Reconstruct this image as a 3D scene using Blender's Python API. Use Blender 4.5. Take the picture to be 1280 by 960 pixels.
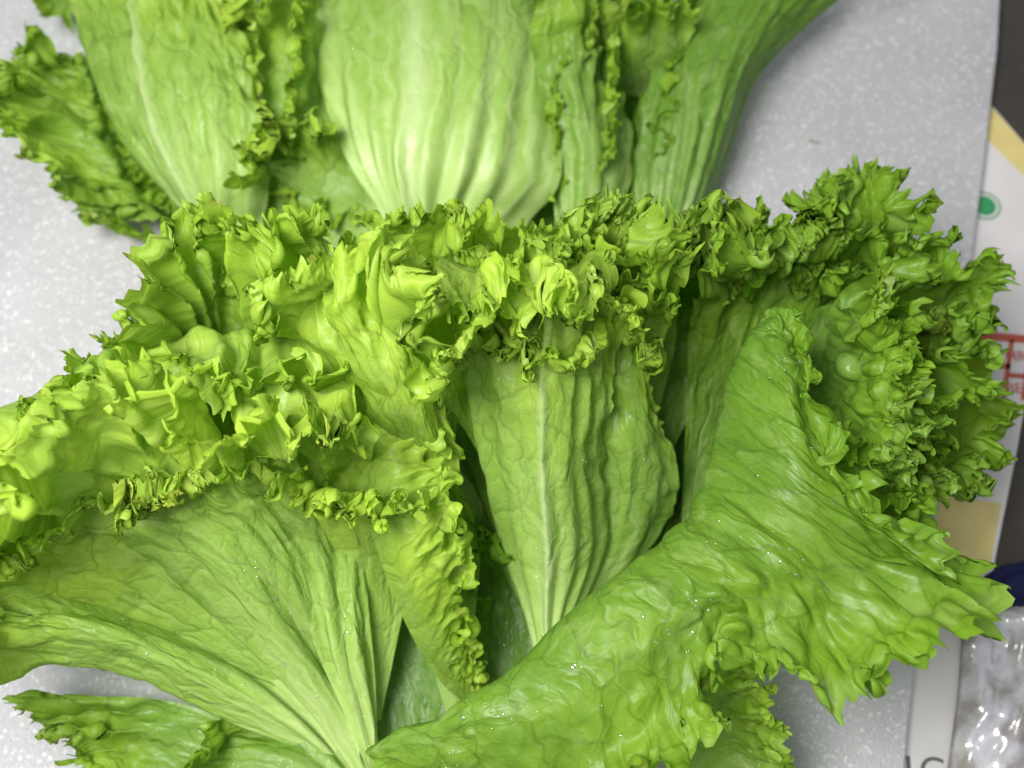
import bpy, math, random
import numpy as np
from mathutils import Vector

scene = bpy.context.scene
for o in list(bpy.data.objects):
    bpy.data.objects.remove(o)

# ------------------------------------------------------------------ camera
TILT = math.radians(20)
CAMZ = 0.47
HFOV = math.radians(55)
F = 640 / math.tan(HFOV / 2)
CAM = np.array([0.0, -0.16, CAMZ])
FWD = np.array([0, math.sin(TILT), -math.cos(TILT)])
UPV = np.array([0, math.cos(TILT), math.sin(TILT)])
RGT = np.array([1.0, 0, 0])
cam = bpy.data.cameras.new('camera')
cam.angle = HFOV
cam.sensor_width = 36
cam.clip_start = 0.01
cam.clip_end = 20
cam.dof.use_dof = True
cam.dof.focus_distance = 0.36
cam.dof.aperture_fstop = 6.2
cam.lens_unit = 'FOV'
cam.angle = HFOV
camo = bpy.data.objects.new('camera', cam)
scene.collection.objects.link(camo)
camo.location = CAM
camo.rotation_euler = (TILT, 0, 0)
scene.camera = camo

# ------------------------------------------------------------------ light (kitchen ceiling light, indoors)
world = bpy.data.worlds.new('World')
scene.world = world
world.use_nodes = True
bg = world.node_tree.nodes['Background']
bg.inputs[0].default_value = (0.93, 0.96, 1.0, 1)
bg.inputs[1].default_value = 0.34

def area(name, loc, target, sx, sy, power, col):
    l = bpy.data.lights.new(name, 'AREA')
    l.shape = 'RECTANGLE'; l.size = sx; l.size_y = sy; l.energy = power; l.color = col
    o = bpy.data.objects.new(name, l)
    scene.collection.objects.link(o)
    o.location = loc
    d = Vector(target) - Vector(loc)
    o.rotation_euler = d.to_track_quat('-Z', 'Y').to_euler()
    return o
area('ceiling_light', (-0.26, -0.10, 0.72), (-0.02, -0.03, 0.05), 0.38, 0.28, 7.8, (1.0, 0.985, 0.95))

vs = scene.view_settings
vs.view_transform = 'Standard'
vs.look = 'None'
vs.exposure = 0.30
vs.gamma = 1.0

# ------------------------------------------------------------------ helpers
def P(px, py, zcm):
    """the point of the place at height zcm that the photograph shows at (px, py)"""
    x = (px - 640) / F; y = (480 - py) / F
    d = RGT * x + UPV * y + FWD
    t = (zcm * 0.01 - CAM[2]) / d[2]
    return CAM + d * t

def link_mesh(name, verts, faces, mat=None, parent=None, smooth=False):
    me = bpy.data.meshes.new(name)
    me.from_pydata([tuple(v) for v in verts], [], faces)
    me.update()
    if smooth:
        me.polygons.foreach_set('use_smooth', [True] * len(me.polygons))
    o = bpy.data.objects.new(name, me)
    scene.collection.objects.link(o)
    if mat: me.materials.append(mat)
    if parent: o.parent = parent
    return o

class NT:
    def __init__(s, name):
        s.m = bpy.data.materials.new(name); s.m.use_nodes = True
        s.t = s.m.node_tree; s.t.nodes.clear()
        s.out = s.n('ShaderNodeOutputMaterial')
    def n(s, typ, **kw):
        nd = s.t.nodes.new(typ)
        for k, v in kw.items():
            if k == 'ins':
                for a, b in v.items():
                    if isinstance(b, bpy.types.NodeSocket): s.t.links.new(b, nd.inputs[a])
                    else: nd.inputs[a].default_value = b
            else: setattr(nd, k, v)
        return nd
    def math(s, op, a, b=0.0, c=0.0, clamp=False):
        nd = s.n('ShaderNodeMath', operation=op, use_clamp=clamp)
        for i, x in enumerate((a, b, c)):
            if isinstance(x, bpy.types.NodeSocket): s.t.links.new(x, nd.inputs[i])
            else: nd.inputs[i].default_value = x
        return nd.outputs[0]
    def mix(s, f, a, b, blend='MIX'):
        nd = s.n('ShaderNodeMix', data_type='RGBA', blend_type=blend)
        for k, x in ((0, f), (6, a), (7, b)):
            if isinstance(x, bpy.types.NodeSocket): s.t.links.new(x, nd.inputs[k])
            elif k == 0: nd.inputs[0].default_value = x
            else: nd.inputs[k].default_value = (*x, 1)
        return nd.outputs[2]
    def ramp(s, f, a, b, lo=0.0, hi=1.0):
        nd = s.n('ShaderNodeMapRange', interpolation_type='SMOOTHSTEP')
        nd.inputs[1].default_value = a; nd.inputs[2].default_value = b
        nd.inputs[3].default_value = lo; nd.inputs[4].default_value = hi
        s.t.links.new(f, nd.inputs[0])
        return nd.outputs[0]
    def lin(s, a, b): s.t.links.new(a, b)

# ------------------------------------------------------------------ materials
def leaf_material():
    T = NT('lettuce_leaf')
    edge = T.n('ShaderNodeAttribute', attribute_name='edge').outputs['Fac']
    tint = T.n('ShaderNodeAttribute', attribute_name='tint').outputs['Fac']
    rib = T.n('ShaderNodeAttribute', attribute_name='rib').outputs['Fac']
    uv = T.n('ShaderNodeUVMap', uv_map='leaf').outputs[0]
    # gentle warp of the leaf's own coordinates
    nz = T.n('ShaderNodeTexNoise', noise_dimensions='2D', ins={'Vector': uv, 'Scale': 55.0, 'Detail': 2.0})
    w = T.n('ShaderNodeVectorMath', operation='SUBTRACT', ins={0: nz.outputs['Color'], 1: (0.5, 0.5, 0.5)})
    w2 = T.n('ShaderNodeVectorMath', operation='SCALE', ins={0: w.outputs[0], 'Scale': 0.014})
    q = T.n('ShaderNodeVectorMath', operation='ADD', ins={0: uv, 1: w2.outputs[0]}).outputs[0]
    def cells(sx, sy, seed):
        m = T.n('ShaderNodeMapping', ins={'Vector': q, 'Location': (seed, seed * .7, 0), 'Scale': (sx, sy, 1)})
        v = T.n('ShaderNodeTexVoronoi', voronoi_dimensions='2D', feature='DISTANCE_TO_EDGE', ins={'Vector': m.outputs[0], 'Scale': 1.0})
        return v.outputs['Distance']
    c1 = cells(62, 34, 3.1)      # primary vein cells
    c2 = cells(190, 125, 7.7)    # secondary veins
    c3 = cells(480, 380, 1.3)
    cr = cells(95, 6, 9.2)     # long ribs near the base
    line1 = T.ramp(c1, 0.006, 0.050, 1, 0)
    line2 = T.ramp(c2, 0.0, 0.10, 1, 0)
    line3 = T.ramp(c3, 0.0, 0.14, 1, 0)
    liner = T.ramp(cr, 0.02, 0.30, 1, 0)
    ribby = T.ramp(edge, 0.12, 0.75, 1, 0)
    # colour
    big = T.n('ShaderNodeTexNoise', noise_dimensions='2D', ins={'Vector': uv, 'Scale': 26.0, 'Detail': 4.0, 'Roughness': 0.6}).outputs['Fac']
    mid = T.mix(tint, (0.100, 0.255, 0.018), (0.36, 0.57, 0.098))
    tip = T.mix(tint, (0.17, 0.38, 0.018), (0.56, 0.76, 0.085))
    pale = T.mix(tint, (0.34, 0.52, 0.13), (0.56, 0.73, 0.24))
    e2 = T.math('ADD', edge, T.math('MULTIPLY', T.math('SUBTRACT', big, 0.5), 0.35))
    col = T.mix(T.ramp(e2, 0.55, 0.97), mid, tip)
    col = T.mix(T.ramp(e2, 0.50, 0.02), col, pale)
    dk = T.mix(0.5, (0.0, 0.0, 0.0), col)
    lt = T.mix(0.38, col, (0.72, 0.82, 0.42))
    col = T.mix(T.math('MULTIPLY', T.ramp(big, 0.35, 0.62, 1, 0), 0.38), col, mid)
    col = T.mix(T.math('MULTIPLY', T.math('MULTIPLY', line2, 0.22), T.ramp(edge, 0.3, 0.6)), col, dk)
    col = T.mix(T.math('MULTIPLY', T.math('MULTIPLY', line1, 0.50), T.ramp(edge, 0.15, 0.5)), col, dk)
    col = T.mix(T.math('MULTIPLY', line3, 0.10), col, dk)
    col = T.mix(T.math('MULTIPLY', T.math('MULTIPLY', liner, ribby), 0.75), col, lt)
    col = T.mix(T.math('MULTIPLY', rib, 0.75), col, T.mix(tint, (0.42, 0.58, 0.22), (0.62, 0.74, 0.36)))
    mot = T.n('ShaderNodeTexNoise', noise_dimensions='2D', ins={'Vector': q, 'Scale': 70.0, 'Detail': 5.0, 'Roughness': 0.65}).outputs['Fac']
    col = T.mix(T.math('MULTIPLY', T.ramp(mot, 0.50, 0.72), 0.38), col, lt)
    col = T.mix(T.math('MULTIPLY', T.ramp(mot, 0.48, 0.28), 0.14), col, dk)
    # brown ageing, sparse, only near the very edge
    br = T.n('ShaderNodeTexNoise', noise_dimensions='2D', ins={'Vector': uv, 'Scale': 90.0, 'Detail': 3.0}).outputs['Fac']
    brf = T.math('MULTIPLY', T.ramp(br, 0.66, 0.78), T.ramp(edge, 0.93, 1.0))
    col = T.mix(T.math('MULTIPLY', brf, 0.6), col, (0.30, 0.22, 0.05))
    # relief
    dome = T.math('MULTIPLY', T.ramp(c1, 0.0, 0.22), 0.00050)
    dome2 = T.math('MULTIPLY', T.ramp(c2, 0.0, 0.25), 0.00015)
    dome3 = T.math('MULTIPLY', T.ramp(c3, 0.0, 0.25), 0.00004)
    flat = T.ramp(edge, 0.1, 0.45)
    h = T.math('MULTIPLY', T.math('ADD', dome, T.math('ADD', dome2, dome3)), flat)
    h = T.math('ADD', h, T.math('MULTIPLY', T.math('MULTIPLY', liner, ribby), 0.00025))
    fine = T.n('ShaderNodeTexNoise', noise_dimensions='2D', ins={'Vector': uv, 'Scale': 900.0, 'Detail': 2.0}).outputs['Fac']
    h = T.math('ADD', h, T.math('MULTIPLY', fine, 0.00003))
    # small beads of water
    wm = T.n('ShaderNodeTexVoronoi', voronoi_dimensions='2D', feature='F1', ins={'Vector': uv, 'Scale': 330.0})
    wet = T.n('ShaderNodeTexNoise', noise_dimensions='2D', ins={'Vector': uv, 'Scale': 38.0, 'Detail': 1.0}).outputs['Fac']
    wt = T.math('MULTIPLY', T.ramp(wet, 0.58, 0.70), T.ramp(edge, 0.9, 0.7))
    bead = T.math('MULTIPLY', T.ramp(wm.outputs['Distance'], 0.10, 0.34, 1, 0), wt)
    h = T.math('ADD', h, T.math('MULTIPLY', bead, 0.00008))
    bump = T.n('ShaderNodeBump', ins={'Strength': 0.85, 'Distance': 1.0, 'Height': h})
    rough = T.math('ADD', T.math('MULTIPLY', bead, -0.28), T.ramp(big, 0.3, 0.7, 0.30, 0.46))
    pr = T.n('ShaderNodeBsdfPrincipled', ins={'Base Color': col, 'Roughness': rough, 'Normal': bump.outputs[0]})
    pr.inputs['Specular IOR Level'].default_value = 0.34
    tcol = T.mix(0.5, col, T.mix(1.0, col, (0.88, 1.0, 0.45), 'MULTIPLY'))
    tr = T.n('ShaderNodeBsdfTranslucent', ins={'Color': tcol, 'Normal': bump.outputs[0]})
    mx = T.n('ShaderNodeMixShader', ins={0: T.ramp(edge, 0.0, 0.9, 0.20, 0.50), 1: pr.outputs[0], 2: tr.outputs[0]})
    T.lin(mx.outputs[0], T.out.inputs[0])
    return T.m
LEAF = leaf_material()

def foam_material():
    T = NT('foam_sheet')
    co = T.n('ShaderNodeTexCoord').outputs['Object']
    v = T.n('ShaderNodeTexVoronoi', feature='F1', ins={'Vector': co, 'Scale': 900.0})
    v2 = T.n('ShaderNodeTexVoronoi', feature='F1', ins={'Vector': co, 'Scale': 700.0})
    nz = T.n('ShaderNodeTexNoise', ins={'Vector': co, 'Scale': 14.0, 'Detail': 4.0}).outputs['Fac']
    f2 = T.n('ShaderNodeTexNoise', ins={'Vector': co, 'Scale': 600.0, 'Detail': 2.0}).outputs['Fac']
    c = T.mix(T.ramp(nz, 0.35, 0.7), (0.36, 0.36, 0.375), (0.42, 0.42, 0.435))
    sp = v2.outputs['Color']
    sep = T.n('ShaderNodeSeparateColor', ins={0: sp})
    c = T.mix(T.math('MULTIPLY', T.ramp(sep.outputs[0], 0.80, 1.0), 0.40), c, (0.80, 0.80, 0.82))
    c = T.mix(T.math('MULTIPLY', T.ramp(T.n('ShaderNodeTexNoise', ins={'Vector': co, 'Scale': 5.0, 'Detail': 3.0}).outputs['Fac'], 0.45, 0.75), 0.30), c, (0.40, 0.37, 0.33))
    c = T.mix(T.math('MULTIPLY', T.ramp(sep.outputs[1], 0.6, 1.0), 0.25), c, (0.45, 0.45, 0.45))
    h = T.math('ADD', T.math('MULTIPLY', v.outputs['Distance'], 0.0005), T.math('MULTIPLY', f2, 0.0003))
    h = T.math('ADD', h, T.math('MULTIPLY', nz, 0.002))
    b = T.n('ShaderNodeBump', ins={'Strength': 0.7, 'Distance': 1.0, 'Height': h})
    p = T.n('ShaderNodeBsdfPrincipled', ins={'Base Color': c, 'Roughness': T.ramp(sep.outputs[2], 0.3, 1.0, 0.55, 0.25), 'Normal': b.outputs[0]})
    p.inputs['Specular IOR Level'].default_value = 0.35
    T.lin(p.outputs[0], T.out.inputs[0])
    return T.m

def plain(name, col, rough=0.5, nscale=40, namt=0.15, spec=0.4, bumpd=0.0005):
    T = NT(name)
    co = T.n('ShaderNodeTexCoord').outputs['Object']
    nz = T.n('ShaderNodeTexNoise', ins={'Vector': co, 'Scale': float(nscale), 'Detail': 5.0}).outputs['Fac']
    c = T.mix(T.math('MULTIPLY', T.ramp(nz, 0.35, 0.7), namt), col, tuple(x * 0.55 for x in col))
    b = T.n('ShaderNodeBump', ins={'Strength': 0.5, 'Distance': 1.0, 'Height': T.math('MULTIPLY', nz, bumpd)})
    p = T.n('ShaderNodeBsdfPrincipled', ins={'Base Color': c, 'Roughness': rough, 'Normal': b.outputs[0]})
    p.inputs['Specular IOR Level'].default_value = spec
    T.lin(p.outputs[0], T.out.inputs[0])
    return T.m

def tag(o, label=None, cat=None, group=None, kind=None):
    if label: o['label'] = label
    if cat: o['category'] = cat
    if group: o['group'] = group
    if kind: o['kind'] = kind
    return o

# ------------------------------------------------------------------ table
tb = link_mesh('table', [(-1.5, -1.5, 0), (1.5, -1.5, 0), (1.5, 1.5, 0), (-1.5, 1.5, 0)], [(0, 1, 2, 3)],
               plain('dark_table', (0.045, 0.038, 0.032), 0.35, 60, 0.5))
tag(tb, kind='structure')

def sheet(name, pts_px, z0, z1, mat, parent=None, wave=0.0, seed=0, n=1, bevel=0.0008):
    """a flat sheet with real thickness, outline given clockwise or not"""
    top = [P(x, y, z1) for x, y in pts_px]
    m = len(top)
    V = [tuple(p) for p in top] + [(p[0], p[1], z0 * 0.01) for p in top]
    Fc = [tuple(range(m)), tuple(range(2 * m - 1, m - 1, -1))]
    for i in range(m):
        j = (i + 1) % m
        Fc.append((i, m + i, m + j, j))
    o = link_mesh(name, V, Fc, mat, parent)
    import bmesh
    bm = bmesh.new(); bm.from_mesh(o.data); bmesh.ops.recalc_face_normals(bm, faces=bm.faces)
    if bevel:
        bmesh.ops.bevel(bm, geom=[e for e in bm.edges], offset=bevel, segments=2, affect='EDGES')
    bm.to_mesh(o.data); bm.free()
    return o

# white foam sheet the lettuce lies on; it hides the left part of the printed carton
FT = 1.1
def foam():
    e = [(1253, -60), (1247, 60), (1231, 200), (1214, 330), (1196, 480), (1176, 620), (1152, 770), (1136, 900), (1124, 1040)]
    pts = [(-300, 1060), (-300, -120)] + e
    return sheet('foam_sheet', pts, 0.45, FT, foam_material())
fo = foam()
tag(fo, 'white speckled foam sheet lying flat under both lettuce heads', 'foam sheet')

# ------------------------------------------------------------------ leaves
PW = 2.0                      # rows crowd towards the margin, where the fine ruffles are
def cr_resample(A, n, axis):
    """natural Catmull-Rom resampling of A along axis to n samples"""
    A = np.moveaxis(A, axis, 0)
    m = A.shape[0]
    E = np.concatenate([(2 * A[0] - A[1])[None], A, (2 * A[-1] - A[-2])[None]], 0)
    t = np.linspace(0, m - 1, n)
    i = np.minimum(t.astype(int), m - 2); f = (t - i).reshape((-1,) + (1,) * (A.ndim - 1)).astype(A.dtype)
    p0, p1, p2, p3 = E[i], E[i + 1], E[i + 2], E[i + 3]
    R = 0.5 * (2 * p1 + (p2 - p0) * f + (2 * p0 - 5 * p1 + 4 * p2 - p3) * f * f + (3 * p1 - p0 - 3 * p2 + p3) * f ** 3)
    return np.moveaxis(R, 0, axis)

def smooth(a, b, x):
    t = np.clip((x - a) / (b - a), 0, 1)
    return t * t * (3 - 2 * t)

def normals(X):
    du = np.gradient(X, axis=1); dv = np.gradient(X, axis=0)
    n = np.cross(du, dv)
    return n / (np.linalg.norm(n, axis=2, keepdims=True) + 1e-12), du, dv

def vnoise(rng, U, V, sx, sy):
    """smooth value noise on the leaf, cells sx by sy metres"""
    x = U / sx; y = V / sy
    x = x - x.min(); y = y - y.min()
    g = rng.standard_normal((int(y.max()) + 4, int(x.max()) + 4)).astype(np.float32)
    i = x.astype(int); j = y.astype(int); fx = x - i; fy = y - j
    fx = fx * fx * (3 - 2 * fx); fy = fy * fy * (3 - 2 * fy)
    return (g[j, i] * (1 - fx) + g[j, i + 1] * fx) * (1 - fy) + (g[j + 1, i] * (1 - fx) + g[j + 1, i + 1] * fx) * fy

DROPS = []
RU = 1.5
def grid_leaf(name, rows, parent, seed, G=2.2, v0=0.55, tint=0.5, tint2=None, nu=260, nv=70, sides=(0, 0), ribs=0.0, nrib=9,
              puck=0.0012, wl=0.0165, iters=2, teeth=0.06, anchor=0.5, label=None, edge0=0.0, midrib=None, seedamp=1.0, tb=1.0, g3=1.0, drops=0, pucks=0.011, emax=1.0, locg=0.05, lift=0.8, z2=0.024, z3=0.010, to=(0, -0.35, 1.0)):
    rng = np.random.default_rng(seed)
    nu = int(nu * RU); nv = int(nv * 0.80)
    mc = max(len(r) for r in rows)
    C = np.stack([cr_resample(np.array([P(*p) for p in r]), mc, 0) if len(r) != mc else np.array([P(*p) for p in r]) for r in rows])
    Ctl = cr_resample(cr_resample(C, nu, 1), 400, 0)
    # even spacing along v by mean arc length
    dl = np.linalg.norm(np.diff(Ctl, axis=0), axis=2).mean(1); s = np.concatenate([[0], np.cumsum(dl)]); H = s[-1]
    vmap = lambda t: 1 - (1 - t) ** PW
    tv = np.interp(vmap(np.linspace(0, 1, nv)) * H, s, np.arange(400))
    i = np.minimum(tv.astype(int), 398); f = (tv - i)[:, None, None]
    S = (Ctl[i] * (1 - f) + Ctl[i + 1] * f).astype(np.float32)
    W = np.linalg.norm(np.diff(S, axis=1), axis=2).sum(1)
    Wm = W[int(nv * 0.5)]
    u = np.linspace(0, 1, nu)[None, :].astype(np.float32) * np.ones((nv, 1), np.float32)
    v = vmap(np.linspace(0, 1, nv))[:, None].astype(np.float32) * np.ones((1, nu), np.float32)
    ed = v.copy()
    sl = np.clip(1 - u / 0.16, 0, 1) * sides[0]; sr = np.clip(1 - (1 - u) / 0.16, 0, 1) * sides[1]
    sp = np.maximum(sl, sr) * smooth(0.25, 0.6, v)
    U = u * Wm; Vv = v * H
    N, du, dv = normals(S)
    # radial folds (ribs) that fade towards the edge
    if ribs:
        ph = nrib * u + 0.35 * vnoise(rng, U, Vv, 0.05, 0.09)
        fold = 1 - np.abs(((ph + 0.5 * rng.random()) % 1.0) * 2 - 1)
        fold = fold * fold * (3 - 2 * fold)
        am = ribs * smooth(0.0, 0.16, v) * (1 - 0.75 * smooth(0.35, 0.9, v)) * (0.6 + 0.4 * vnoise(rng, U, Vv, 0.05, 0.2))
        S = S + N * (am * fold)[..., None]
    ribmask = np.zeros_like(u)
    if midrib is not None:
        wv = midrib[1] * (1 - 0.8 * v)
        mid = midrib[0] + 0.02 * np.sin(v * 5 + seed)
        ribmask = np.exp(-((u - mid) / np.maximum(wv, 0.004)) ** 2) * (1 - smooth(0.55, 0.95, v))
        S = S + N * (ribmask * 0.0016)[..., None]
    S0 = S.astype(np.float32)
    # the margin is longer than the leaf it hangs on, so it meanders: three generations of ruffles,
    # each one riding on the surface the last one made
    # the margin turns up, out of the plane of the face
    Sb = S0.copy(); jb = max(1, int(nv * (1 - (1 - v0 - 0.08 * (1 - v0)) ** (1 / PW))))
    TO = np.array(to, float); TO /= np.linalg.norm(TO)
    md = np.clip(0.85 + 0.25 * vnoise(rng, U, Vv, 0.022, 0.5), 0, 1.25)[0]
    for j in range(jb, nv):
        d = S0[j] - S0[j - 1]; l = np.linalg.norm(d, axis=1, keepdims=True)
        w_ = (lift * smooth(v0, 0.93, v[j, 0]) * md)[:, None]
        dd = (1 - np.clip(w_, 0, 1)) * d / (l + 1e-9) + w_ * TO
        Sb[j] = Sb[j - 1] + dd / (np.linalg.norm(dd, axis=1, keepdims=True) + 1e-9) * l
    S0 = Sb.astype(np.float32)
    X = S0.copy()
    for k, (lm, am, st) in enumerate(((wl * 1.35, 0.28, v0), (wl * 0.62, 0.30, max(v0, 1 - z2 / H)), (wl * 0.32, 0.06 * g3, max(v0, 1 - z3 / H)))):
        N, du, dv = normals(X)
        T = dv / (np.linalg.norm(dv, axis=2, keepdims=True) + 1e-9); Bd = np.cross(N, T)
        row = X[-4]
        arc = np.concatenate([[0], np.cumsum(np.linalg.norm(np.diff(row, axis=0), axis=1))])
        arc = arc * (arc[-1] / max(arc[-1], 1e-6))
        Uk = arc[None, :] * np.ones((nv, 1))
        ph = 2 * np.pi * Uk / lm + 2.6 * vnoise(rng, Uk, Vv, lm * 1.3, 0.022) + rng.random() * 6
        av = np.clip(0.85 + 0.55 * vnoise(rng, Uk, Vv, lm * 0.9, 0.03), 0.15, 1.7)
        env = smooth(st, st + (1 - st) * 0.95, v) ** (1.15 if k == 0 else 1.0)
        A = (seedamp * G / 2.4 * am * lm) * env * av
        env2 = smooth(st + (1 - st) * 0.25, 1, v)
        X = X + N * (A * np.sin(ph))[..., None] - Bd * (0.28 * A * env2 * np.sin(2 * ph))[..., None]
        X = X + T * (0.25 * A * env2 * vnoise(rng, Uk, Vv, lm * 0.6, 0.03))[..., None]
    if max(sides) > 0:
        N, du, dv = normals(X)
        X = X + N * (0.0045 * sp * vnoise(rng, U, Vv, 0.012, 0.006))[..., None] + N * (0.002 * sp * vnoise(rng, U, Vv, 0.006, 0.003))[..., None]
    # no fold sharper than a leaf can be
    for _ in range(iters):
        Y = X.copy()
        Y[:, 1:-1] += 0.25 * (X[:, 2:] + X[:, :-2] - 2 * X[:, 1:-1])
        Y[1:-1, 1:-1] += 0.12 * (X[2:, 1:-1] + X[:-2, 1:-1] - 2 * X[1:-1, 1:-1]) * smooth(0.4, 0.7, v)[1:-1, 1:-1, None]
        X = Y
    X[..., 2] = np.maximum(X[..., 2], (FT + 0.1) * 0.01)
    nv2, nu2 = X.shape[:2]
    u = np.linspace(0, 1, nu2)[None, :] * np.ones((nv2, 1)); v = vmap(np.linspace(0, 1, nv2))[:, None] * np.ones((1, nu2))
    # toothed margin: pull the edge back between the teeth
    gm = np.concatenate([[0], np.cumsum(np.linalg.norm(np.diff(X[-1], axis=0), axis=1))])
    def saw(x, per):
        n = int(x.max() / per) + 3
        k = np.cumsum(per * (0.45 + 1.1 * rng.random(n * 3))); k = np.concatenate([[0], k])
        j = np.clip(np.searchsorted(k, x, side='right') - 1, 0, len(k) - 2)
        f = (x - k[j]) / (k[j + 1] - k[j]); a = 0.35 + 0.65 * rng.random(len(k))
        return (np.abs(f * 2 - 1) ** 0.8) * a[j]
    cut = teeth * (0.62 * saw(gm, 0.0085 * tb) + 0.38 * saw(gm, 0.0038 * tb))
    Xn = X.copy()
    k0 = max(0.5, 1 - 0.016 / H)
    cut = cut * min(0.2 / H, 1.6)
    for_ = np.clip((v - k0) / (1 - k0), 0, 1)
    vn = v - for_ * cut[None, :]
    fi = (1 - (1 - np.clip(vn, 0, 1)) ** (1 / PW)) * (nv2 - 1); i = np.minimum(fi.astype(int), nv2 - 2); f = (fi - i)[..., None]
    cc = np.arange(nu2)[None, :] * np.ones((nv2, 1), int)
    X = X[i, cc] * (1 - f) + X[i + 1, cc] * f
    # puckers between the veins
    U = u * Wm * 1.3; Vv = v * H
    N, du, dv = normals(X)
    nz = vnoise(rng, U, Vv, pucks, pucks) * 0.65 + vnoise(rng, U, Vv, pucks * .5, pucks * .5) * 0.35
    nz = 0.35 - np.abs(nz)
    X = X + N * (puck * nz * (smooth(0.2, 0.8, v) + 0.9 * smooth(v0, 0.95, v)))[..., None]
    e = np.maximum(v, 0) * emax
    ee = np.maximum(e, np.maximum(np.clip(1 - u / 0.10, 0, 1) * sides[0], np.clip(1 - (1 - u) / 0.10, 0, 1) * sides[1]) * smooth(0.2, 0.6, v))
    ee = edge0 + (1 - edge0) * ee
    # mesh
    n = nu2 * nv2
    me = bpy.data.meshes.new(name)
    me.vertices.add(n); me.vertices.foreach_set('co', X.reshape(-1).astype(np.float32))
    a = (np.arange(nv2 - 1)[:, None] * nu2 + np.arange(nu2 - 1)[None, :]).ravel()
    q = np.stack([a, a + 1, a + nu2 + 1, a + nu2], 1).ravel()
    nf = len(a)
    me.loops.add(nf * 4); me.loops.foreach_set('vertex_index', q.astype(np.int32))
    me.polygons.add(nf); me.polygons.foreach_set('loop_start', np.arange(0, nf * 4, 4, dtype=np.int32))
    me.polygons.foreach_set('use_smooth', np.ones(nf, bool))
    me.update(calc_edges=True)
    off = rng.random(2) * 3
    uvw = np.stack([U / 1.3 + off[0], Vv + off[1]], -1).reshape(-1, 2)
    ul = me.uv_layers.new(name='leaf'); ul.data.foreach_set('uv', uvw[q].ravel().astype(np.float32))
    t2 = tint if tint2 is None else tint2
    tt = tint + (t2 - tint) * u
    rm = cr_resample(cr_resample(ribmask[..., None], nu2, 1), nv2, 0)[..., 0]
    for nm, arr in (('edge', ee), ('tint', tt), ('rib', rm)):
        at = me.attributes.new(nm, 'FLOAT', 'POINT'); at.data.foreach_set('value', arr.ravel().astype(np.float32))
    me.materials.append(LEAF)
    o = bpy.data.objects.new(name, me); scene.collection.objects.link(o)
    o.parent = parent
    if label: o['label'] = label
    if drops:
        Nn, _, _ = normals(X)
        wet = vnoise(rng, U, Vv, 0.016, 0.02)
        ok = np.argwhere((wet > 0.5) & (v > 0.12) & (v < 0.80) & (Nn[..., 2] ** 2 > 0.12))
        pick = ok[rng.integers(0, len(ok), drops)]
        DROPS.append((X[pick[:, 0], pick[:, 1]], Nn[pick[:, 0], pick[:, 1]], parent))
    return o

def head(label, loc):
    o = bpy.data.objects.new('lettuce_head', None); scene.collection.objects.link(o)
    o.empty_display_size = 0.02
    tag(o, label, 'lettuce', 'lettuce heads on the foam sheet')
    o['_loc'] = 1
    del o['_loc']
    return o

def frill(parent, seed, base, path, rise=2.2, **k):
    """an inner leaf of the head of which little more than the ruffled margin shows"""
    b = np.array(base, float); p = np.array(path, float)
    def at(f, dz): q = b + (p - b) * f; q[:, 2] = np.maximum(p[:, 2] - dz, 1.4); return [tuple(x) for x in q]
    bb = [tuple(b + np.array([i * 6 - 6, 0, 0])) for i in range(3)]
    kw = dict(edge0=0.3, G=2.6, v0=0.66, nu=360, nv=68, puck=0.002)
    kw.update(k)
    return grid_leaf('leaf', [bb, at(0.55, rise * 1.9), at(0.82, rise), at(1.0, 0.0)], parent, seed, **kw)

A = head('large front curly green lettuce head with yellow-green frills and a big rolled outer leaf', None)
L = lambda rows, seed, **k: grid_leaf('leaf', rows, A, seed, **k)
# A1 big left fan
L([[(452,1040,1.4),(458,1040,1.4),(464,1040,1.4),(470,1040,1.4),(476,1040,1.4),(482,1040,1.4),(488,1040,1.4)],
   [(430,962,2),(436,962,2),(442,960,2),(450,956,2.4),(458,952,2.6),(466,948,2.8),(474,945,3)],
   [(300,905,3.5),(320,880,4.6),(345,852,3.5),(370,840,5.6),(402,830,4.6),(432,830,5.6),(468,850,4.4)],
   [(150,838,5.5),(165,800,7.4),(195,752,4.8),(240,705,8.8),(320,690,9.2),(400,690,7.6),(458,715,6.4)],
   [(20,828,7),(20,760,9),(50,705,7.0),(130,630,10.6),(240,600,11.4),(350,590,11),(462,610,8)],
   [(-60,830,8),(-70,740,10),(-60,640,10.5),(50,530,11.6),(210,490,12.2),(360,490,12),(490,520,9.8)],
   [(-130,810,8),(-140,700,10),(-120,590,11),(10,460,12),(190,410,12.4),(370,410,12.4),(530,450,10.6)]],
  11, label='broad fan-shaped pale leaf with radiating ribs at the lower left', G=3.2, v0=0.60, drops=160, tint=0.9, tint2=0.92, nu=480, nv=110, to=(-0.1,-0.5,1), ribs=0.0038, nrib=9, wl=0.0190, teeth=0.05, puck=0.0016)
FR = lambda seed, base, path, **k: frill(A, seed, base, path, **k)
FR(61, (450,900,3), [(-60,610,8),(30,520,8.6),(90,430,9),(170,370,9.4),(260,330,9.8)], tint=0.6, tint2=0.7)
FR(62, (450,900,3), [(-40,650,10),(60,560,10.8),(170,490,11.2),(300,450,11.4),(420,440,11.2)], tint=0.85)
FR(63, (470,900,3), [(100,400,8.4),(200,330,8.8),(310,290,9.2),(430,290,9.6)], tint=0.62, tint2=0.7)
FR(64, (530,800,4), [(420,330,11.4),(470,300,12),(540,300,12.6),(600,350,12.8)], tint=0.85)
FR(65, (690,720,4), [(540,470,11.6),(560,400,12.6),(600,350,13),(680,320,13)], tint=0.85)
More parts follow.
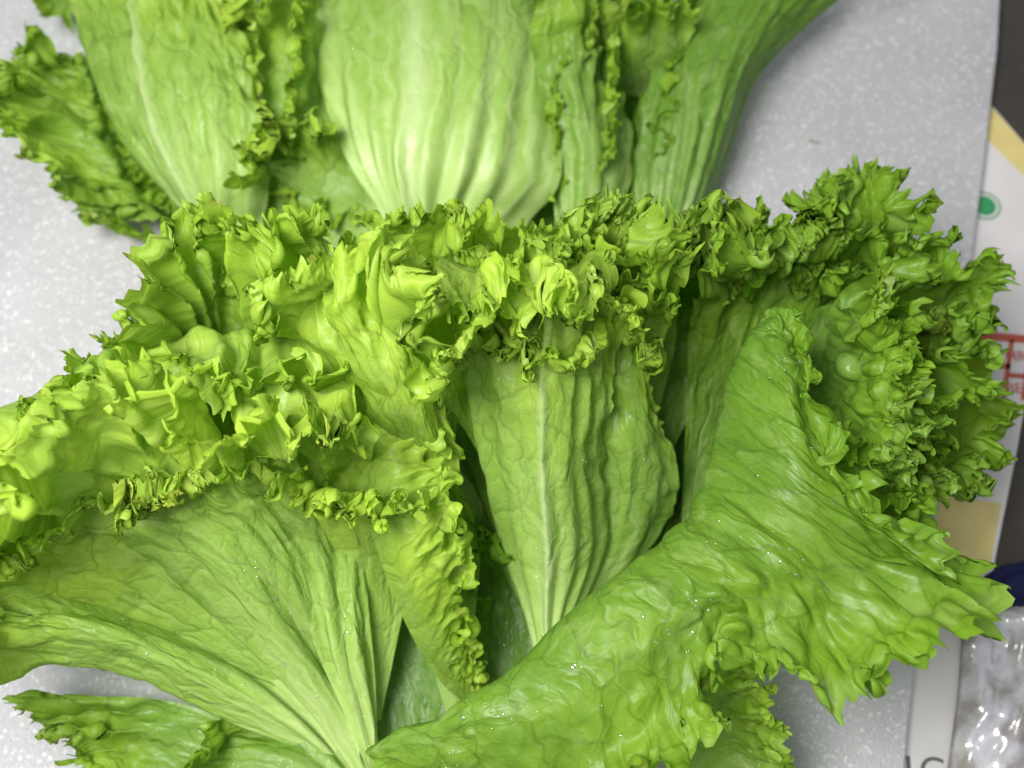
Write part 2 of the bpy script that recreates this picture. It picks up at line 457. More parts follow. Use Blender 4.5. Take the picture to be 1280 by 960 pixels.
FR(66, (700,800,2), [(540,270,9.6),(640,240,10.4),(740,245,10.6),(830,270,10.6)], tint=0.66, tint2=0.5)
FR(67, (700,800,2), [(620,300,11.6),(700,280,12),(790,290,12),(860,330,11.4)], tint=0.66, tint2=0.45)
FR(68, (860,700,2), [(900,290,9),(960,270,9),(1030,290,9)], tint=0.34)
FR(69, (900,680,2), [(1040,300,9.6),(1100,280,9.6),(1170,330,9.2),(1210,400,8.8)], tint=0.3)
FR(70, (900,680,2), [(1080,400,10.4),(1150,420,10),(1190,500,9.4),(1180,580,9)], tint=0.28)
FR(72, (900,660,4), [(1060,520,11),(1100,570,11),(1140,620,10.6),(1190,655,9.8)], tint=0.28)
FR(73, (440,900,2.6), [(-90,720,11.8),(10,650,12.8),(110,600,13.2),(200,570,13.2)], tint=1.0, rise=3.4, v0=0.74, G=2.2)
FR(74, (470,900,2.6), [(340,560,13),(420,592,12.6),(490,605,12),(545,590,11.8)], tint=0.95, rise=3.4, v0=0.74, G=2.2)
FR(80, (440,900,2.6), [(140,590,13.4),(220,570,13.6),(300,560,13.6),(380,570,13)], tint=1.0, rise=3.4, v0=0.74, G=2.2)
FR(75, (690,720,4), [(620,400,13.4),(680,430,13.8),(730,400,13.4),(780,360,12.6)], tint=0.95, rise=3.2, v0=0.76, G=2.2, nu=260)
FR(71, (900,690,2), [(1230,330,7.6),(1275,420,7.6),(1280,520,7.4),(1230,600,7.2)], tint=0.26)
# A2 frill mass behind it
L([[(440,900,2),(450,900,2),(460,900,2)],
   [(150,680,5),(250,600,6),(380,560,7)],
   [(-10,610,7),(100,490,7.8),(260,370,8.6),(430,370,9)],
   [(-90,600,6.6),(20,480,7.2),(125,365,7.8),(270,262,8.6),(430,255,9.4)]],
  12, G=3.0, v0=0.5, tint=0.5, tint2=0.6, nu=420, nv=80, wl=0.0166, teeth=0.05, puck=0.002)
# A3 between
L([[(450,900,3),(460,900,3),(470,900,3)],
   [(180,650,7),(280,600,7.5),(420,580,8)],
   [(20,600,9),(150,480,9.8),(310,400,10.4),(450,430,10.5)],
   [(-60,580,9),(110,450,9.6),(280,360,10.4),(460,380,11)]],
  13, G=2.8, v0=0.55, tint=0.8, tint2=0.75, nu=380, nv=70, wl=0.0166, teeth=0.055, puck=0.002)
# A4 upper middle leaf with smooth bulge
L([[(560,900,2),(565,900,2),(570,900,2),(575,900,2)],
   [(490,660,3.4),(530,660,4),(570,670,4.4),(600,690,4)],
   [(390,470,9),(450,490,12.2),(520,510,12.6),(565,570,9)],
   [(320,385,11.6),(400,375,14),(490,380,14.4),(560,450,12.4)],
   [(290,350,11.6),(400,315,14),(520,300,14.4),(590,390,13)]],
  14, edge0=0.35, label='smooth bulging leaf above the yellow frills', sides=(0,1), G=2.4, v0=0.76, tint=0.8, tint2=0.9, nu=340, nv=90, wl=0.0244, teeth=0.05, puck=0.002)
# A5 centre leaf with the upright face
L([[(685,900,1.3),(690,900,1.3),(695,900,1.3),(700,900,1.3),(705,900,1.3)],
   [(660,785,3.2),(673,790,3.9),(688,790,4.2),(704,788,4),(722,780,3.2)],
   [(632,690,5),(662,690,6.6),(695,692,7),(730,690,6.2),(762,672,4.8)],
   [(606,590,8),(648,585,9.4),(690,585,9.8),(725,582,9),(752,575,7.4)],
   [(585,490,10.4),(635,480,11.6),(690,475,12),(735,475,11),(765,490,9.6)],
   [(572,410,12),(635,390,12.8),(695,385,13),(742,385,12.2),(775,410,11)],
   [(560,350,12.6),(630,330,13.2),(695,330,13.2),(750,335,12.6),(795,365,12)],
   [(545,385,13.6),(630,370,14.2),(700,375,14.2),(765,335,13.8),(815,350,12.6)]],
  15, label='upright bright leaf with a pale midrib in the centre', drops=130, G=2.4, v0=0.70, tint=0.95, tint2=0.85, nu=360, nv=100, ribs=0.0022, nrib=6, teeth=0.05, puck=0.0016, midrib=(0.45,0.06), lift=0.9, to=(0,-0.7,0.8), sides=(0,0.35))
L([[(720,900,1.3),(725,900,1.3),(730,900,1.3),(735,900,1.3)],
   [(690,780,2),(715,780,2.6),(740,775,2.6),(768,755,2.2)],
   [(700,680,3.4),(740,680,4.4),(790,672,4.8),(832,650,4)],
   [(690,580,6),(740,578,7),(800,575,7.4),(846,588,6)],
   [(700,480,8),(740,475,9),(790,480,9.4),(822,515,8)],
   [(720,400,10),(750,385,11),(785,390,11.2),(805,430,9.8)],
   [(740,350,11),(770,330,12),(800,340,12),(822,400,10.4)]],
  39, drops=60, G=2.2, v0=0.78, tint=0.66, tint2=0.5, nu=300, nv=90, ribs=0.0008, nrib=4, puck=0.0026, pucks=0.012, sides=(0,0.5), teeth=0.04)
# A5b, its neighbour's margin folding over the top, towards the viewer
L([[(650,700,3),(660,700,3),(670,700,3)],
   [(590,430,9.8),(660,420,10),(740,420,9.6)],
   [(560,330,12.4),(650,320,13),(760,315,12)],
   [(545,345,14.2),(640,350,15),(765,320,14)],
   [(560,395,14.8),(650,400,15.4),(765,345,14.6)]],
  35, G=2.4, v0=0.62, tint=0.92, tint2=0.75, nu=320, nv=80, lift=0.55, to=(0,-1,0.5), wl=0.0157, teeth=0.06)
# A1b, frill folding over the left fan
L([[(400,900,2),(410,900,2),(420,900,2)],
   [(60,560,9.6),(220,520,9.8),(400,560,9)],
   [(-40,540,10.6),(200,420,11.6),(430,420,11)],
   [(-100,580,11.6),(190,450,12.8),(450,480,11.6)],
   [(-110,690,12.2),(180,540,13.8),(485,565,12)]],
  36, G=2.4, v0=0.64, tint=1.0, tint2=0.85, nu=440, nv=80, lift=0.55, to=(0,-1,0.6), wl=0.0166, teeth=0.06)
# A6 narrow grey-green stem left of it
L([[(650,760,1.6),(660,760,1.6),(670,760,1.6)],
   [(590,620,4),(620,620,4.6),(660,640,4.4)],
   [(545,500,7),(590,500,7.4),(640,520,7)],
   [(530,420,8.5),(590,420,9),(650,440,8.6)]],
  16, edge0=0.3, G=0.5, v0=0.7, tint=0.45, nu=120, nv=60, ribs=0.002, nrib=4, emax=0.6)
# A7 inner right, crinkled; the dark tint paints in the shade of the hollow
L([[(780,790,2),(790,790,2),(800,790,2)],
   [(790,620,1.6),(840,610,1.6),(890,600,1.6)],
   [(770,470,3.4),(850,480,2.8),(930,470,3)],
   [(750,365,8.4),(840,360,7.4),(930,365,7.2)],
   [(730,300,12),(850,270,11.6),(960,290,10.6)]],
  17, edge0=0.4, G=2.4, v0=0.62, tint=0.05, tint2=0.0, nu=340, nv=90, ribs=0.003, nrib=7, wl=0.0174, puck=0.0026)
# A8 puckered flap right of the left fan
L([[(420,545,9.4),(456,640,8.8),(486,730,7.4),(520,805,5.6),(556,858,3.8),(590,885,2.4)],
   [(470,530,10.4),(492,620,10.2),(515,710,9.2),(542,790,6.6),(568,840,4.6),(600,875,2.8)],
   [(515,520,10.6),(535,600,10),(550,680,9.3),(568,760,7),(582,825,4.6),(600,865,2.8)],
   [(550,515,10),(560,585,9.2),(570,660,8.3),(585,740,6),(596,800,4),(604,850,2.6)]],
  18, label='narrow puckered leaf with a jagged right edge', G=1.5, v0=0.6, tint=0.9, tint2=0.75, nu=240, nv=60, wl=0.0157, teeth=0.05, puck=0.0035, z3=0.006, pucks=0.008, sides=(0.8,0), edge0=0.65)
# A8b leaf wall under the flap, its shade put into a dark tint
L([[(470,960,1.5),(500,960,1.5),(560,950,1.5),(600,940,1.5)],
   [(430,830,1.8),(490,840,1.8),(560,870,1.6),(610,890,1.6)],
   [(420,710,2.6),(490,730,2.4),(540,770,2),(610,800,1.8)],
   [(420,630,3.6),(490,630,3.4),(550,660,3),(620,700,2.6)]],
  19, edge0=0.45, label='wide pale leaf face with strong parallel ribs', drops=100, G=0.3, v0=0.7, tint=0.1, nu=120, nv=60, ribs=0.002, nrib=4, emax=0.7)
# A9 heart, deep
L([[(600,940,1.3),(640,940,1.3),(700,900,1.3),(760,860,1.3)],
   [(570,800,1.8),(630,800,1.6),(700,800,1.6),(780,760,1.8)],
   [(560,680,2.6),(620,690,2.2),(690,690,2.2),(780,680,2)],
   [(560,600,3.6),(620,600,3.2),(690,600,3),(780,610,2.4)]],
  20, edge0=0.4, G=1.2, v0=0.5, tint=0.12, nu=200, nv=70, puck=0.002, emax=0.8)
# A10 big rolled leaf on the right
cols = [[(600,900,2),(500,915,5.5),(455,930,7),(468,962,7),(480,995,6),(490,1030,5)],
 [(650,860,2),(585,880,7),(552,892,9),(580,935,9.2),(605,980,8),(615,1030,6)],
 [(700,810,2),(672,815,7),(648,826,10),(700,880,11),(740,950,10),(760,1030,8)],
 [(770,740,3),(755,745,7),(742,742,10.8),(795,795,12),(835,865,11),(850,940,9)],
 [(830,690,3),(820,695,7),(810,690,10.8),(875,735,12),(905,775,11.4),(905,830,10)],
 [(875,650,3),(866,655,6.5),(862,640,10.2),(950,700,12),(1010,770,11),(1040,880,8.6)],
 [(905,605,4),(895,600,6.5),(885,585,9.4),(985,645,11.8),(1095,715,11),(1205,775,8.6)],
 [(925,560,5),(915,545,7),(900,525,9.2),(990,585,11.8),(1075,645,10.8),(1165,690,9.2)],
 [(945,515,5.6),(930,490,8),(912,465,9.8),(985,515,11.8),(1025,560,10.9),(1056,598,10.2)],
 [(968,480,6),(950,445,8.6),(934,420,10.6),(975,435,11.8),(1000,450,11.3),(1015,475,10.8)],
 [(980,455,6),(965,420,9),(955,395,10.6),(968,385,11.4),(982,385,11.4),(996,390,11.2)]]
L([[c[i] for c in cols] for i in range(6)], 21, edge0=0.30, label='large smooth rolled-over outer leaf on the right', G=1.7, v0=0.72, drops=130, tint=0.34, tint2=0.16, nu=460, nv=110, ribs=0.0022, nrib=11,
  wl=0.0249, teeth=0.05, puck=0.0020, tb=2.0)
# A11 small frill peeping out under the rolled leaf
L([[(850,860,5),(840,930,4),(840,1020,3)],
   [(895,830,7),(905,900,6),(890,1000,5)],
   [(935,800,7.6),(975,870,6.6),(990,960,5.4),(960,1030,4)]],
  22, G=2.6, v0=0.35, tint=0.62, nu=220, nv=50, wl=0.0133, teeth=0.08, edge0=0.3, puck=0.002)
# back row of frills
L([[(700,790,1.5),(710,790,1.5),(720,790,1.5)],
   [(590,520,6),(700,480,6),(800,480,6)],
   [(540,350,10),(680,320,11),(820,320,11)],
   [(500,280,10.6),(690,235,11.8),(880,235,11.4)]],
  23, edge0=0.35, G=2.8, v0=0.6, tint=0.7, tint2=0.5, nu=420, nv=80, wl=0.0166, puck=0.002)
L([[(720,790,1.5),(730,790,1.5),(740,790,1.5)],
   [(640,480,7),(740,440,7),(840,450,7)],
   [(600,350,11),(720,300,12),(840,320,12)],
   [(560,310,12),(720,262,13),(880,275,12.6)]],
  24, edge0=0.35, G=2.6, v0=0.62, tint=0.74, tint2=0.5, nu=400, nv=80, wl=0.0174, puck=0.002)
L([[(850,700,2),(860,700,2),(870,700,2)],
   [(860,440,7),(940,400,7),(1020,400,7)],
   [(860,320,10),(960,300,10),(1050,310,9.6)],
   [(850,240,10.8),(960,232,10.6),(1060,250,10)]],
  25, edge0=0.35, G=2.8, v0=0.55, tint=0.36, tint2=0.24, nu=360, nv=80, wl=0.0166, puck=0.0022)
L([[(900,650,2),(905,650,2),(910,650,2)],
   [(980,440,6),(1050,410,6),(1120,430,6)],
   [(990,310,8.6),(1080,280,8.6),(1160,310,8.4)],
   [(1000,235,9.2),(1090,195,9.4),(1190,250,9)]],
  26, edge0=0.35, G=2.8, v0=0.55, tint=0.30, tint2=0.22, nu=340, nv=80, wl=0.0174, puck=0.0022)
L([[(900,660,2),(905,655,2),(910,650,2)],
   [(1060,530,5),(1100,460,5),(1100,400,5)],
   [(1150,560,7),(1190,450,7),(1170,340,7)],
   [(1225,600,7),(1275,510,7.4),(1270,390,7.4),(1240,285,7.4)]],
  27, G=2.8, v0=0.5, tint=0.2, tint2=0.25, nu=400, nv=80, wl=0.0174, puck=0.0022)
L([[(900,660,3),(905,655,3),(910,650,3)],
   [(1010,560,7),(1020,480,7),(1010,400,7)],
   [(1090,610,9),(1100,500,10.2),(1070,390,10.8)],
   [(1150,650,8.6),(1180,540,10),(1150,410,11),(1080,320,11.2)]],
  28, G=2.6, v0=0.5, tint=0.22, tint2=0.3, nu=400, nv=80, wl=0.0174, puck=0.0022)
L([[(560,800,1.5),(570,800,1.5),(580,800,1.5)],
   [(420,560,5),(520,500,6),(620,500,6)],
   [(400,360,8.4),(500,320,9),(620,310,9)],
   [(380,275,9),(490,235,9.8),(640,225,9.8)]],
  30, G=2.6, v0=0.6, tint=0.78, tint2=0.7, nu=380, nv=80, puck=0.002)
L([[(700,790,1.5),(710,790,1.5),(720,790,1.5)],
   [(700,520,4.4),(800,480,4.4),(880,480,4.4)],
   [(760,340,8),(850,300,8.4),(930,310,8)],
   [(760,245,8.8),(860,200,9.4),(960,235,9)]],
  31, edge0=0.35, G=2.6, v0=0.6, tint=0.5, tint2=0.42, nu=380, nv=80, puck=0.0022)
L([[(850,700,2),(860,700,2),(870,700,2)],
   [(870,500,5),(950,450,5),(1040,440,5)],
   [(900,350,7.4),(990,320,7.4),(1080,330,7.4)],
   [(900,250,8),(1000,225,8),(1110,250,8)]],
  32, edge0=0.35, G=2.6, v0=0.55, tint=0.32, tint2=0.24, nu=360, nv=80, puck=0.0022)
L([[(900,660,2),(905,655,2),(910,650,2)],
   [(1030,560,8),(1060,480,8),(1040,380,8.4)],
   [(1090,590,9.6),(1130,480,9.8),(1110,350,10)],
   [(1130,640,9.6),(1190,560,10),(1190,430,10.2),(1150,310,10)]],
  33, G=2.6, v0=0.55, tint=0.25, tint2=0.28, nu=360, nv=80, puck=0.0022)
L([[(900,660,2),(905,655,2),(910,650,2)],
   [(1070,650,6),(1110,600,6),(1110,540,6)],
   [(1130,670,7),(1170,610,7.4),(1180,520,7.6)],
   [(1150,690,7.6),(1215,620,8),(1230,520,8)]],
  38, G=2.6, v0=0.5, tint=0.25, tint2=0.22, nu=340, nv=70, puck=0.002)
# lower left, outer leaf on the foam
L([[(500,1080,1.4),(500,1070,1.4),(500,1060,1.4)],
   [(400,1040,2.4),(400,980,3.2),(420,930,2.4)],
   [(300,1060,2.6),(290,950,3.4),(330,895,2.2)],
   [(210,1060,2),(200,950,2.2),(235,890,1.8)]],
  37, G=1.2, v0=0.6, tint=0.4, nu=240, nv=60, ribs=0.003, nrib=5, puck=0.002)
L([[(420,1010,1.6),(425,1000,1.6),(430,990,1.6)],
   [(300,1010,2),(260,950,2.4),(260,890,3)],
   [(200,1020,1.8),(150,930,2),(120,860,2.4)],
   [(150,1010,1.6),(100,930,1.7),(40,850,1.9)]],
  29, G=2.2, v0=0.4, lift=0.4, tint=0.42, nu=240, nv=60, wl=0.0199, puck=0.002, teeth=0.06)

B = head('rear green lettuce head on its side with pale ribbed leaf faces, behind the front head', None)
L = lambda rows, seed, **k: grid_leaf('leaf', rows, B, seed, **k)
L([[(330,390,1.4),(335,385,1.4),(340,380,1.4)],
   [(225,290,1.6),(170,200,1.6),(140,90,1.6)],
   [(190,275,3.6),(135,190,5.2),(110,80,4.2)],
   [(170,280,2.6),(105,190,3.2),(105,90,2.8)],
   [(130,275,1.6),(72,190,1.6),(82,85,1.6)]],
  41, G=2.0, v0=0.6, tint=0.5, nu=260, nv=60, wl=0.0157, puck=0.0022, sides=(0.6,0.6))
L([[(330,390,1.6),(335,390,1.6),(340,390,1.6),(345,390,1.6),(350,390,1.6)],
   [(250,288,2.6),(258,290,3),(267,292,3.2),(286,292,3.6),(330,288,3)],
   [(205,240,3.6),(222,236,4.6),(243,230,5.2),(277,226,6.2),(335,246,5)],
   [(145,165,4.6),(172,150,6),(212,138,6.8),(268,132,7.4),(335,165,6.4)],
   [(100,40,5),(140,10,6.6),(200,20,7.4),(260,40,7.4),(325,90,6.6)],
   [(90,-70,5),(140,-110,6),(200,-110,7),(260,-80,7),(310,-10,6.6)]],
  42, G=0.8, v0=0.6, tint=0.55, tint2=0.9, nu=260, nv=80, ribs=0.0022, nrib=6, midrib=(0.35,0.06), puck=0.0040, pucks=0.012, sides=(0.0,1.6), wl=0.0157)
L([[(400,310,1.8),(430,310,1.8),(470,310,1.8)],
   [(340,200,3.4),(390,200,4),(450,210,4)],
   [(320,100,5),(370,90,5.6),(410,80,5)],
   [(290,-10,6.6),(340,-30,7),(395,-50,6)]],
  43, G=1.6, v0=0.6, tint=0.6, nu=240, nv=70, sides=(1,1), ribs=0.0015, nrib=4, wl=0.0157)
L([[(430,330,1.8),(450,330,1.8),(490,320,1.8)],
   [(330,270,3),(380,250,4),(470,250,4)],
   [(300,230,3.6),(360,200,5),(430,190,5)],
   [(270,190,4),(340,150,5.4),(400,130,5.4)]],
  44, G=2.0, v0=0.5, tint=0.62, nu=240, nv=60, sides=(0.6,0.6), wl=0.0157)
L([[(520,430,1.8),(540,430,1.8),(560,430,1.8),(590,430,1.8),(640,430,1.6)],
   [(492,285,4.2),(508,290,4.8),(530,292,5),(572,290,4.8),(655,292,3.4)],
   [(438,195,5.6),(476,200,6.8),(524,202,7.2),(598,205,7),(700,225,5.4)],
   [(398,95,6),(465,95,7.4),(540,95,8.2),(615,95,8),(700,100,6.4)],
   [(372,-30,6),(455,-40,7.4),(540,-50,8.4),(620,-50,8.2),(705,-30,6.8)],
   [(360,-110,6),(455,-120,7),(540,-130,8),(620,-130,8),(710,-110,7)]],
  45, label='wide pale leaf face with strong parallel ribs', drops=100, G=0.3, v0=0.8, tint=0.62, tint2=0.5, nu=320, nv=90, ribs=0.0050, nrib=8, midrib=(0.45,0.10), puck=0.0013, emax=0.62)
L([[(700,400,1.6),(715,400,1.6),(730,400,1.6)],
   [(690,215,4.6),(740,220,5.6),(790,215,4)],
   [(670,120,6.4),(730,120,7),(775,125,5)],
   [(660,20,7.4),(720,20,7.6),(755,20,6)],
   [(660,-60,7.6),(720,-60,7),(750,-70,6)]],
  46, pucks=0.014, G=1.6, v0=0.4, tint=0.52, tint2=0.42, nu=260, nv=80, sides=(0,1), ribs=0.002, nrib=4, puck=0.0050, wl=0.0174)
L([[(800,400,1.6),(815,400,1.6),(830,400,1.6)],
   [(790,210,3.6),(840,215,4.8),(880,215,4.8),(906,205,3)],
   [(810,90,4.6),(860,90,6),(920,90,6),(950,90,3.6)],
   [(850,0,5),(910,-10,6.4),(980,-10,6.4),(1060,-10,3.8)],
   [(860,-80,5),(940,-80,6.4),(1020,-80,6),(1130,-70,4)]],
  47, edge0=0.3, G=0.3, v0=0.8, tint=0.25, tint2=0.2, nu=260, nv=80, sides=(1,0), ribs=0.003, nrib=7, puck=0.0012, emax=0.6)
L([[(760,120,3),(800,120,3),(840,120,3)],
   [(740,60,6),(800,60,6.4),(860,60,6)],
   [(720,-10,7.6),(800,-20,7.8),(870,-10,7)]],
  48, G=2.2, v0=0.4, tint=0.5, nu=240, nv=50, sides=(0.6,0.6), wl=0.0157, edge0=0.3)
L([[(140,-60,2.4),(130,-40,2),(120,-20,2)],
   [(90,-60,2.6),(75,-20,2.4),(90,15,2.4)],
   [(20,-50,1.8),(20,5,1.8),(60,50,1.8),(100,45,1.8)]],
  49, G=1.8, v0=0.3, tint=0.4, nu=200, nv=50, wl=0.0142, edge0=0.3)
# frilled margin beside the midrib leaf
L([[(400,300,1.8),(420,300,1.8),(440,300,1.8)],
   [(345,230,4.6),(365,215,5),(400,210,4.6)],
   [(310,260,6.2),(300,200,6.8),(330,170,6.6)],
   [(270,275,6.8),(290,190,7.4),(330,120,7.2)]],
  50, G=1.8, v0=0.4, tint=0.72, nu=240, nv=60, puck=0.003)
L([[(410,200,3),(420,150,3),(430,100,3)],
   [(380,190,5.4),(385,110,6.4),(400,30,7)],
   [(350,180,6),(360,100,7.2),(370,0,8)],
   [(345,190,6.6),(370,100,8),(390,-20,8.6)]],
  51, G=1.8, v0=0.4, tint=0.66, nu=240, nv=60, puck=0.003)
L([[(740,220,3),(745,160,3),(750,100,3)],
   [(745,215,5.4),(760,130,6),(760,40,6.6)],
   [(760,210,6.6),(775,120,7.2),(775,20,7.6)]],
  52, G=1.6, v0=0.35, tint=0.5, nu=240, nv=60, puck=0.003, to=(0.3,-0.3,0.9))
L([[(850,200,2),(855,140,2),(860,60,2)],
   [(830,205,4),(838,130,5),(850,40,5.6)],
   [(815,200,5),(825,120,6),(850,10,6.6)]],
  53, G=1.5, v0=0.35, tint=0.42, nu=220, nv=60, puck=0.003, to=(-0.3,-0.3,0.9))

L([[(560,340,1.5),(700,350,1.5),(840,340,1.5)],  # low leaf added behind, tinted dark to stand in for the gap's shade
   [(600,200,1.6),(760,180,1.6),(850,150,1.6)],
   [(730,-20,2),(790,-20,2),(860,-20,2)]],
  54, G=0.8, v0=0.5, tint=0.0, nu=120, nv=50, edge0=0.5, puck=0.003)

# ------------------------------------------------------------------ beads of water left on the leaves
def water():
    T = NT('water')
    gl = T.n('ShaderNodeBsdfGlossy', ins={'Color': (1, 1, 1, 1), 'Roughness': 0.12})
    tr = T.n('ShaderNodeBsdfTransparent')
    mx = T.n('ShaderNodeMixShader', ins={0: 0.16, 1: tr.outputs[0], 2: gl.outputs[0]})
    T.lin(mx.outputs[0], T.out.inputs[0])
    return T.m
WM = water()
import bmesh
def droplets():
    bm = bmesh.new(); bmesh.ops.create_icosphere(bm, subdivisions=2, radius=1.0)
    bv = np.array([v.co[:] for v in bm.verts]); bf = np.array([[v.index for v in f.verts] for f in bm.faces]); bm.free()
    rng = np.random.default_rng(9)
    for hd in (A, B):
        VV, FF, n0 = [], [], 0
        for Pn, Nn, par in DROPS:
            if par is not hd: continue
            for p, n in zip(Pn, Nn):
                if n[2] < 0: n = -n
                a = np.cross(n, [0.3, 0.9, 0.1]); a /= np.linalg.norm(a); c = np.cross(n, a)
                r = 0.00030 + 0.00060 * rng.random() ** 2.5
                ex = 1 + 0.7 * rng.random()
                VV.append(p + n * 0.0001 + r * (bv[:, :1] * a * ex + bv[:, 1:2] * c + 0.5 * bv[:, 2:] * n)); FF.append(bf + n0); n0 += len(bv)
        V = np.concatenate(VV); Fq = np.concatenate(FF)
        o = link_mesh('water_droplets', V, [tuple(int(i) for i in f) for f in Fq], WM, hd, smooth=True)
        o['kind'] = 'stuff'

frill(B, 76, (330,360,1.6), [(105,90,2.4),(125,165,3),(165,215,3.2),(225,240,3)], rise=0.8, tint=0.35, G=2.0, nu=260)
frill(B, 79, (330,380,1.6), [(95,250,2.4),(150,280,3),(215,285,3.4),(280,295,3.4)], rise=0.8, tint=0.5, G=2.0, nu=260)
frill(B, 77, (450,330,1.8), [(300,200,4.4),(335,240,4.6),(390,262,4.4),(460,270,4)], rise=1.4, tint=0.7, G=2.0, nu=260)
frill(B, 78, (700,380,1.6), [(700,230,5),(690,130,6.6),(700,50,7.4),(750,10,7.6)], rise=1.4, tint=0.5, G=2.0, nu=260)
droplets()

# ------------------------------------------------------------------ printed carton under the foam
def text(name, body, px, py, z, size, mat, rot, parent, extrude=0.00012):
    cu = bpy.data.curves.new(name, 'FONT'); cu.body = body; cu.size = size; cu.extrude = extrude
    cu.align_x = 'CENTER'; cu.align_y = 'CENTER'
    o = bpy.data.objects.new(name, cu); scene.collection.objects.link(o)
    dg = bpy.context.evaluated_depsgraph_get()
    me = bpy.data.meshes.new_from_object(o.evaluated_get(dg))
    bpy.data.objects.remove(o); bpy.data.curves.remove(cu)
    me.materials.clear(); me.materials.append(mat)
    o = bpy.data.objects.new(name, me); scene.collection.objects.link(o)
    o.location = P(px, py, z); o.rotation_euler = (0, 0, rot); o.parent = parent
    return o
Mw = plain('carton_white', (0.58, 0.56, 0.56), 0.45, 30, 0.18)
My = plain('carton_yellow', (0.60, 0.50, 0.20), 0.45, 60, 0.35)
Mg = plain('print_green', (0.03, 0.24, 0.09), 0.4, 60, 0.2)
Mr = plain('print_red', (0.42, 0.08, 0.05), 0.45, 60, 0.3)
Mb = plain('print_grey', (0.10, 0.10, 0.11), 0.45, 60, 0.3)
cart = sheet('printed_carton', [(1050, -40), (1215, 112), (1243, 135), (1330, 235), (1300, 400), (1272, 560), (1246, 690), (1222, 830), (1196, 960), (1178, 1060), (1000, 1060), (1000, 300)],
             0.05, 0.40, Mw, bevel=0.0004)
tag(cart, 'white printed carton with yellow bands and green mark, sticking out under the foam sheet', 'carton')
def pl(name, pts, mat, z=0.425):
    o = sheet(name, pts, 0.40, z, mat, cart, bevel=0)
    return o
pl('yellow_band', [(1190, 90), (1215, 113), (1242, 136), (1329, 236), (1324, 262), (1236, 176), (1190, 130)], My)
pl('yellow_band', [(1120, 616), (1200, 622), (1252, 629), (1238, 706), (1160, 720), (1110, 720)], My)
def disc(name, cx, cy, r0, r1, mat, z, a0=-90, a1=270, n=40):
    c = P(cx, cy, z); V = []; Fq = []
    for i in range(n + 1):
        a = math.radians(a0 + (a1 - a0) * i / n)
        V.append((c[0] + r0 * math.cos(a), c[1] + r0 * math.sin(a), c[2])); V.append((c[0] + r1 * math.cos(a), c[1] + r1 * math.sin(a), c[2]))
    for i in range(n): Fq.append((2 * i, 2 * i + 1, 2 * i + 3, 2 * i + 2))
    return link_mesh(name, V, Fq, mat, cart)
disc('round_mark', 1231, 257, 0.0, 0.0060, Mg, 0.43)
disc('round_mark', 1231, 257, 0.0076, 0.0086, Mg, 0.43)
text('lettering', 'GVS', 1234, 573, 0.42, 0.011, Mb, -0.03, cart)
text('lettering', '1Gr', 1164, 966, 0.42, 0.017, Mb, -0.05, cart)
# red box print, ruled with small characters
for pts in ([(1225, 414), (1296, 420), (1295, 430), (1224, 424)], [(1262, 425), (1268, 425), (1256, 510), (1250, 510)], [(1220, 452), (1264, 455), (1263, 461), (1219, 458)],
            [(1262, 466), (1292, 468), (1291, 474), (1261, 472)], [(1286, 428), (1292, 428), (1282, 500), (1276, 500)]):
    pl('red_print', pts, Mr)
text('lettering', 'HR', 1270, 446, 0.42, 0.008, Mr, 0.0, cart)
text('lettering', 'BE', 1268, 486, 0.42, 0.008, Mr, 0.0, cart)

# ------------------------------------------------------------------ crinkled clear plastic bag
def bag_material():
    T = NT('clear_plastic')
    co = T.n('ShaderNodeTexCoord').outputs['Object']
    nz = T.n('ShaderNodeTexNoise', ins={'Vector': co, 'Scale': 60.0, 'Detail': 4.0})
    b = T.n('ShaderNodeBump', ins={'Strength': 0.6, 'Distance': 1.0, 'Height': T.math('MULTIPLY', nz.outputs['Fac'], 0.004)})
    c = T.mix(T.ramp(nz.outputs['Fac'], 0.4, 0.62), (0.34, 0.31, 0.31), (0.62, 0.61, 0.66))
    p = T.n('ShaderNodeBsdfPrincipled', ins={'Base Color': c, 'Roughness': 0.22, 'Normal': b.outputs[0]})
    p.inputs['Specular IOR Level'].default_value = 0.8
    p.inputs['Metallic'].default_value = 0.25
    T.lin(p.outputs[0], T.out.inputs[0])
    return T.m
def bag():
    rng = np.random.default_rng(5)
    n = 90
    o0 = P(1150, 1060, 0.5); cols = []
    L0 = [P(1205, 762, 0.5), P(1198, 860, 0.5), P(1185, 960, 0.5), P(1170, 1060, 0.5)]
    R0 = [P(1330, 752, 0.6), P(1400, 860, 0.6), P(1420, 960, 0.6), P(1420, 1060, 0.6)]
    Sg = cr_resample(np.stack([np.array(L0), np.array(R0)], 1), n, 0)
    Sg = cr_resample(Sg, n, 1)
    U, V = np.meshgrid(np.linspace(0, 0.1, n), np.linspace(0, 0.12, n))
    z = 0
    for sc, a in ((0.03, 0.005), (0.013, 0.003), (0.006, 0.0016)):
        z = z + a * (0.6 - np.abs(vnoise(rng, U * 0.9 + V * 0.45, V - 0.4 * U, sc, sc * 1.9)))
    z = z + 0.010
    ed = np.minimum(np.minimum(np.arange(n)[:, None], np.arange(n)[None, :]), (n - 1 - np.arange(n))[:, None]) / 6.0
    z = z * np.clip(ed, 0, 1) ** 0.5
    Sg[..., 2] += z
    V_ = [tuple(p) for p in Sg.reshape(-1, 3)]
    Fq = [(j * n + i, j * n + i + 1, (j + 1) * n + i + 1, (j + 1) * n + i) for j in range(n - 1) for i in range(n - 1)]
    o = link_mesh('plastic_bag', V_, Fq, bag_material(), smooth=True)
    so = o.modifiers.new('thickness', 'SOLIDIFY'); so.thickness = 0.0003
    tag(o, 'shiny crinkled clear plastic bag at the lower right corner beside the carton', 'plastic bag')
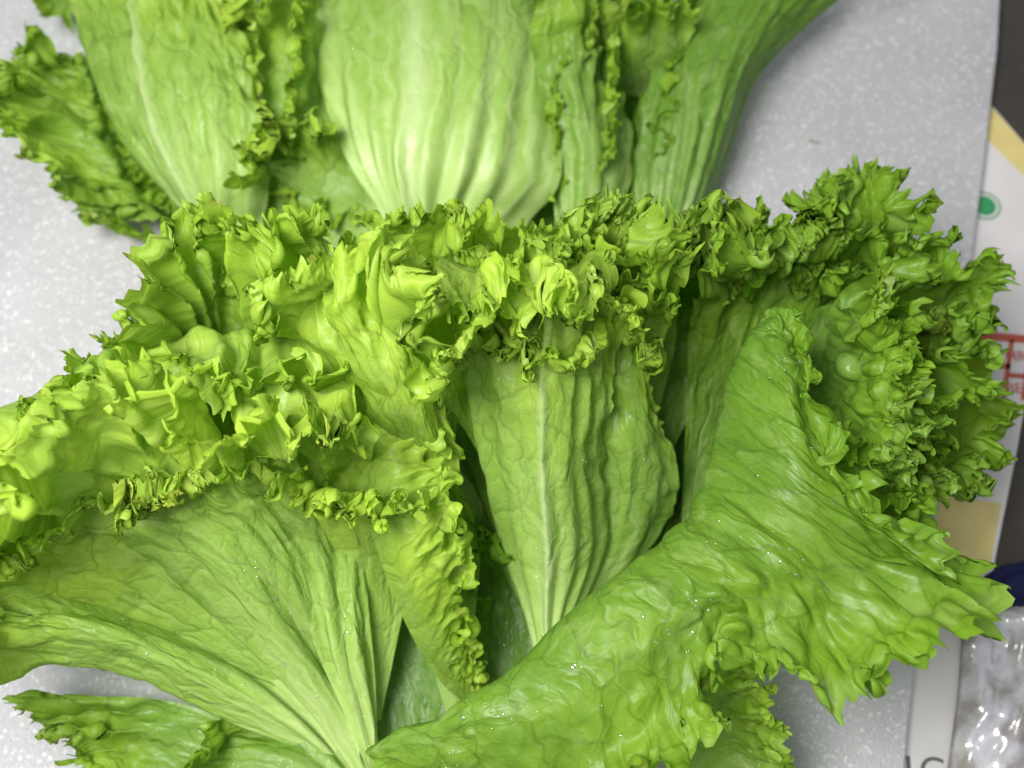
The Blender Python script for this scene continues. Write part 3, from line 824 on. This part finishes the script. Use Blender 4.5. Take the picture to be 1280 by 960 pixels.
bag()
# ------------------------------------------------------------------ dark blue cloth bundle with a grey tube
def lump(name, px, py, z, rx, ry, rz, mat, seed, rot=0.0, parent=None):
    rng = np.random.default_rng(seed); n, m = 64, 40
    c = P(px, py, z)
    th = np.linspace(0, 2 * np.pi, n, endpoint=False)[None, :] * np.ones((m, 1)); ph = np.linspace(0.0, np.pi, m)[:, None] * np.ones((1, n))
    f = 1 + 0.10 * np.sin(3 * th + 2 * ph + seed) + 0.05 * np.sin(9 * ph + 3 * np.sin(th)) + 0.03 * np.sin(17 * ph + 2 * np.sin(2 * th + 1))
    x = rx * f * np.sin(ph) * np.cos(th); y = ry * f * np.sin(ph) * np.sin(th); zz = np.maximum(rz * f * np.cos(ph), -c[2] + 0.0005)
    cr_, sr_ = math.cos(rot), math.sin(rot)
    V = np.stack([c[0] + x * cr_ - y * sr_, c[1] + x * sr_ + y * cr_, c[2] + zz], -1).reshape(-1, 3)
    Fq = [(j * n + i, j * n + (i + 1) % n, (j + 1) * n + (i + 1) % n, (j + 1) * n + i) for j in range(m - 1) for i in range(n)]
    return link_mesh(name, V, Fq, mat, parent, smooth=True)
cl = lump('blue_cloth', 1304, 732, 0.8, 0.026, 0.013, 0.010, plain('navy_cloth', (0.005, 0.008, 0.045), 0.7, 120, 0.5, 0.2, 0.002), 3, 0.1)
tag(cl, 'folded navy blue cloth at the right edge just above the plastic bag', 'cloth')

# crumb on the foam
cb = lump('plant_crumb', 1018, 177, FT + 0.03, 0.0028, 0.0006, 0.0004, plain('crumb_brown', (0.22, 0.17, 0.10), 0.7), 4, -0.35)
tag(cb, 'tiny brown stalk crumb lying on the bare foam at upper right', 'crumb')
lb = grid_leaf('leaf_scrap', [[(145,945,1.35),(150,972,1.35)],[(155,942,1.7),(160,975,1.8)],[(168,948,1.5),(172,985,1.5)]], None, 77, G=0.3, nu=40, nv=30, tint=0.7, lift=0.1, edge0=0.5)
tag(lb, 'small torn green leaf scrap on the foam at the lower left', 'leaf scrap')
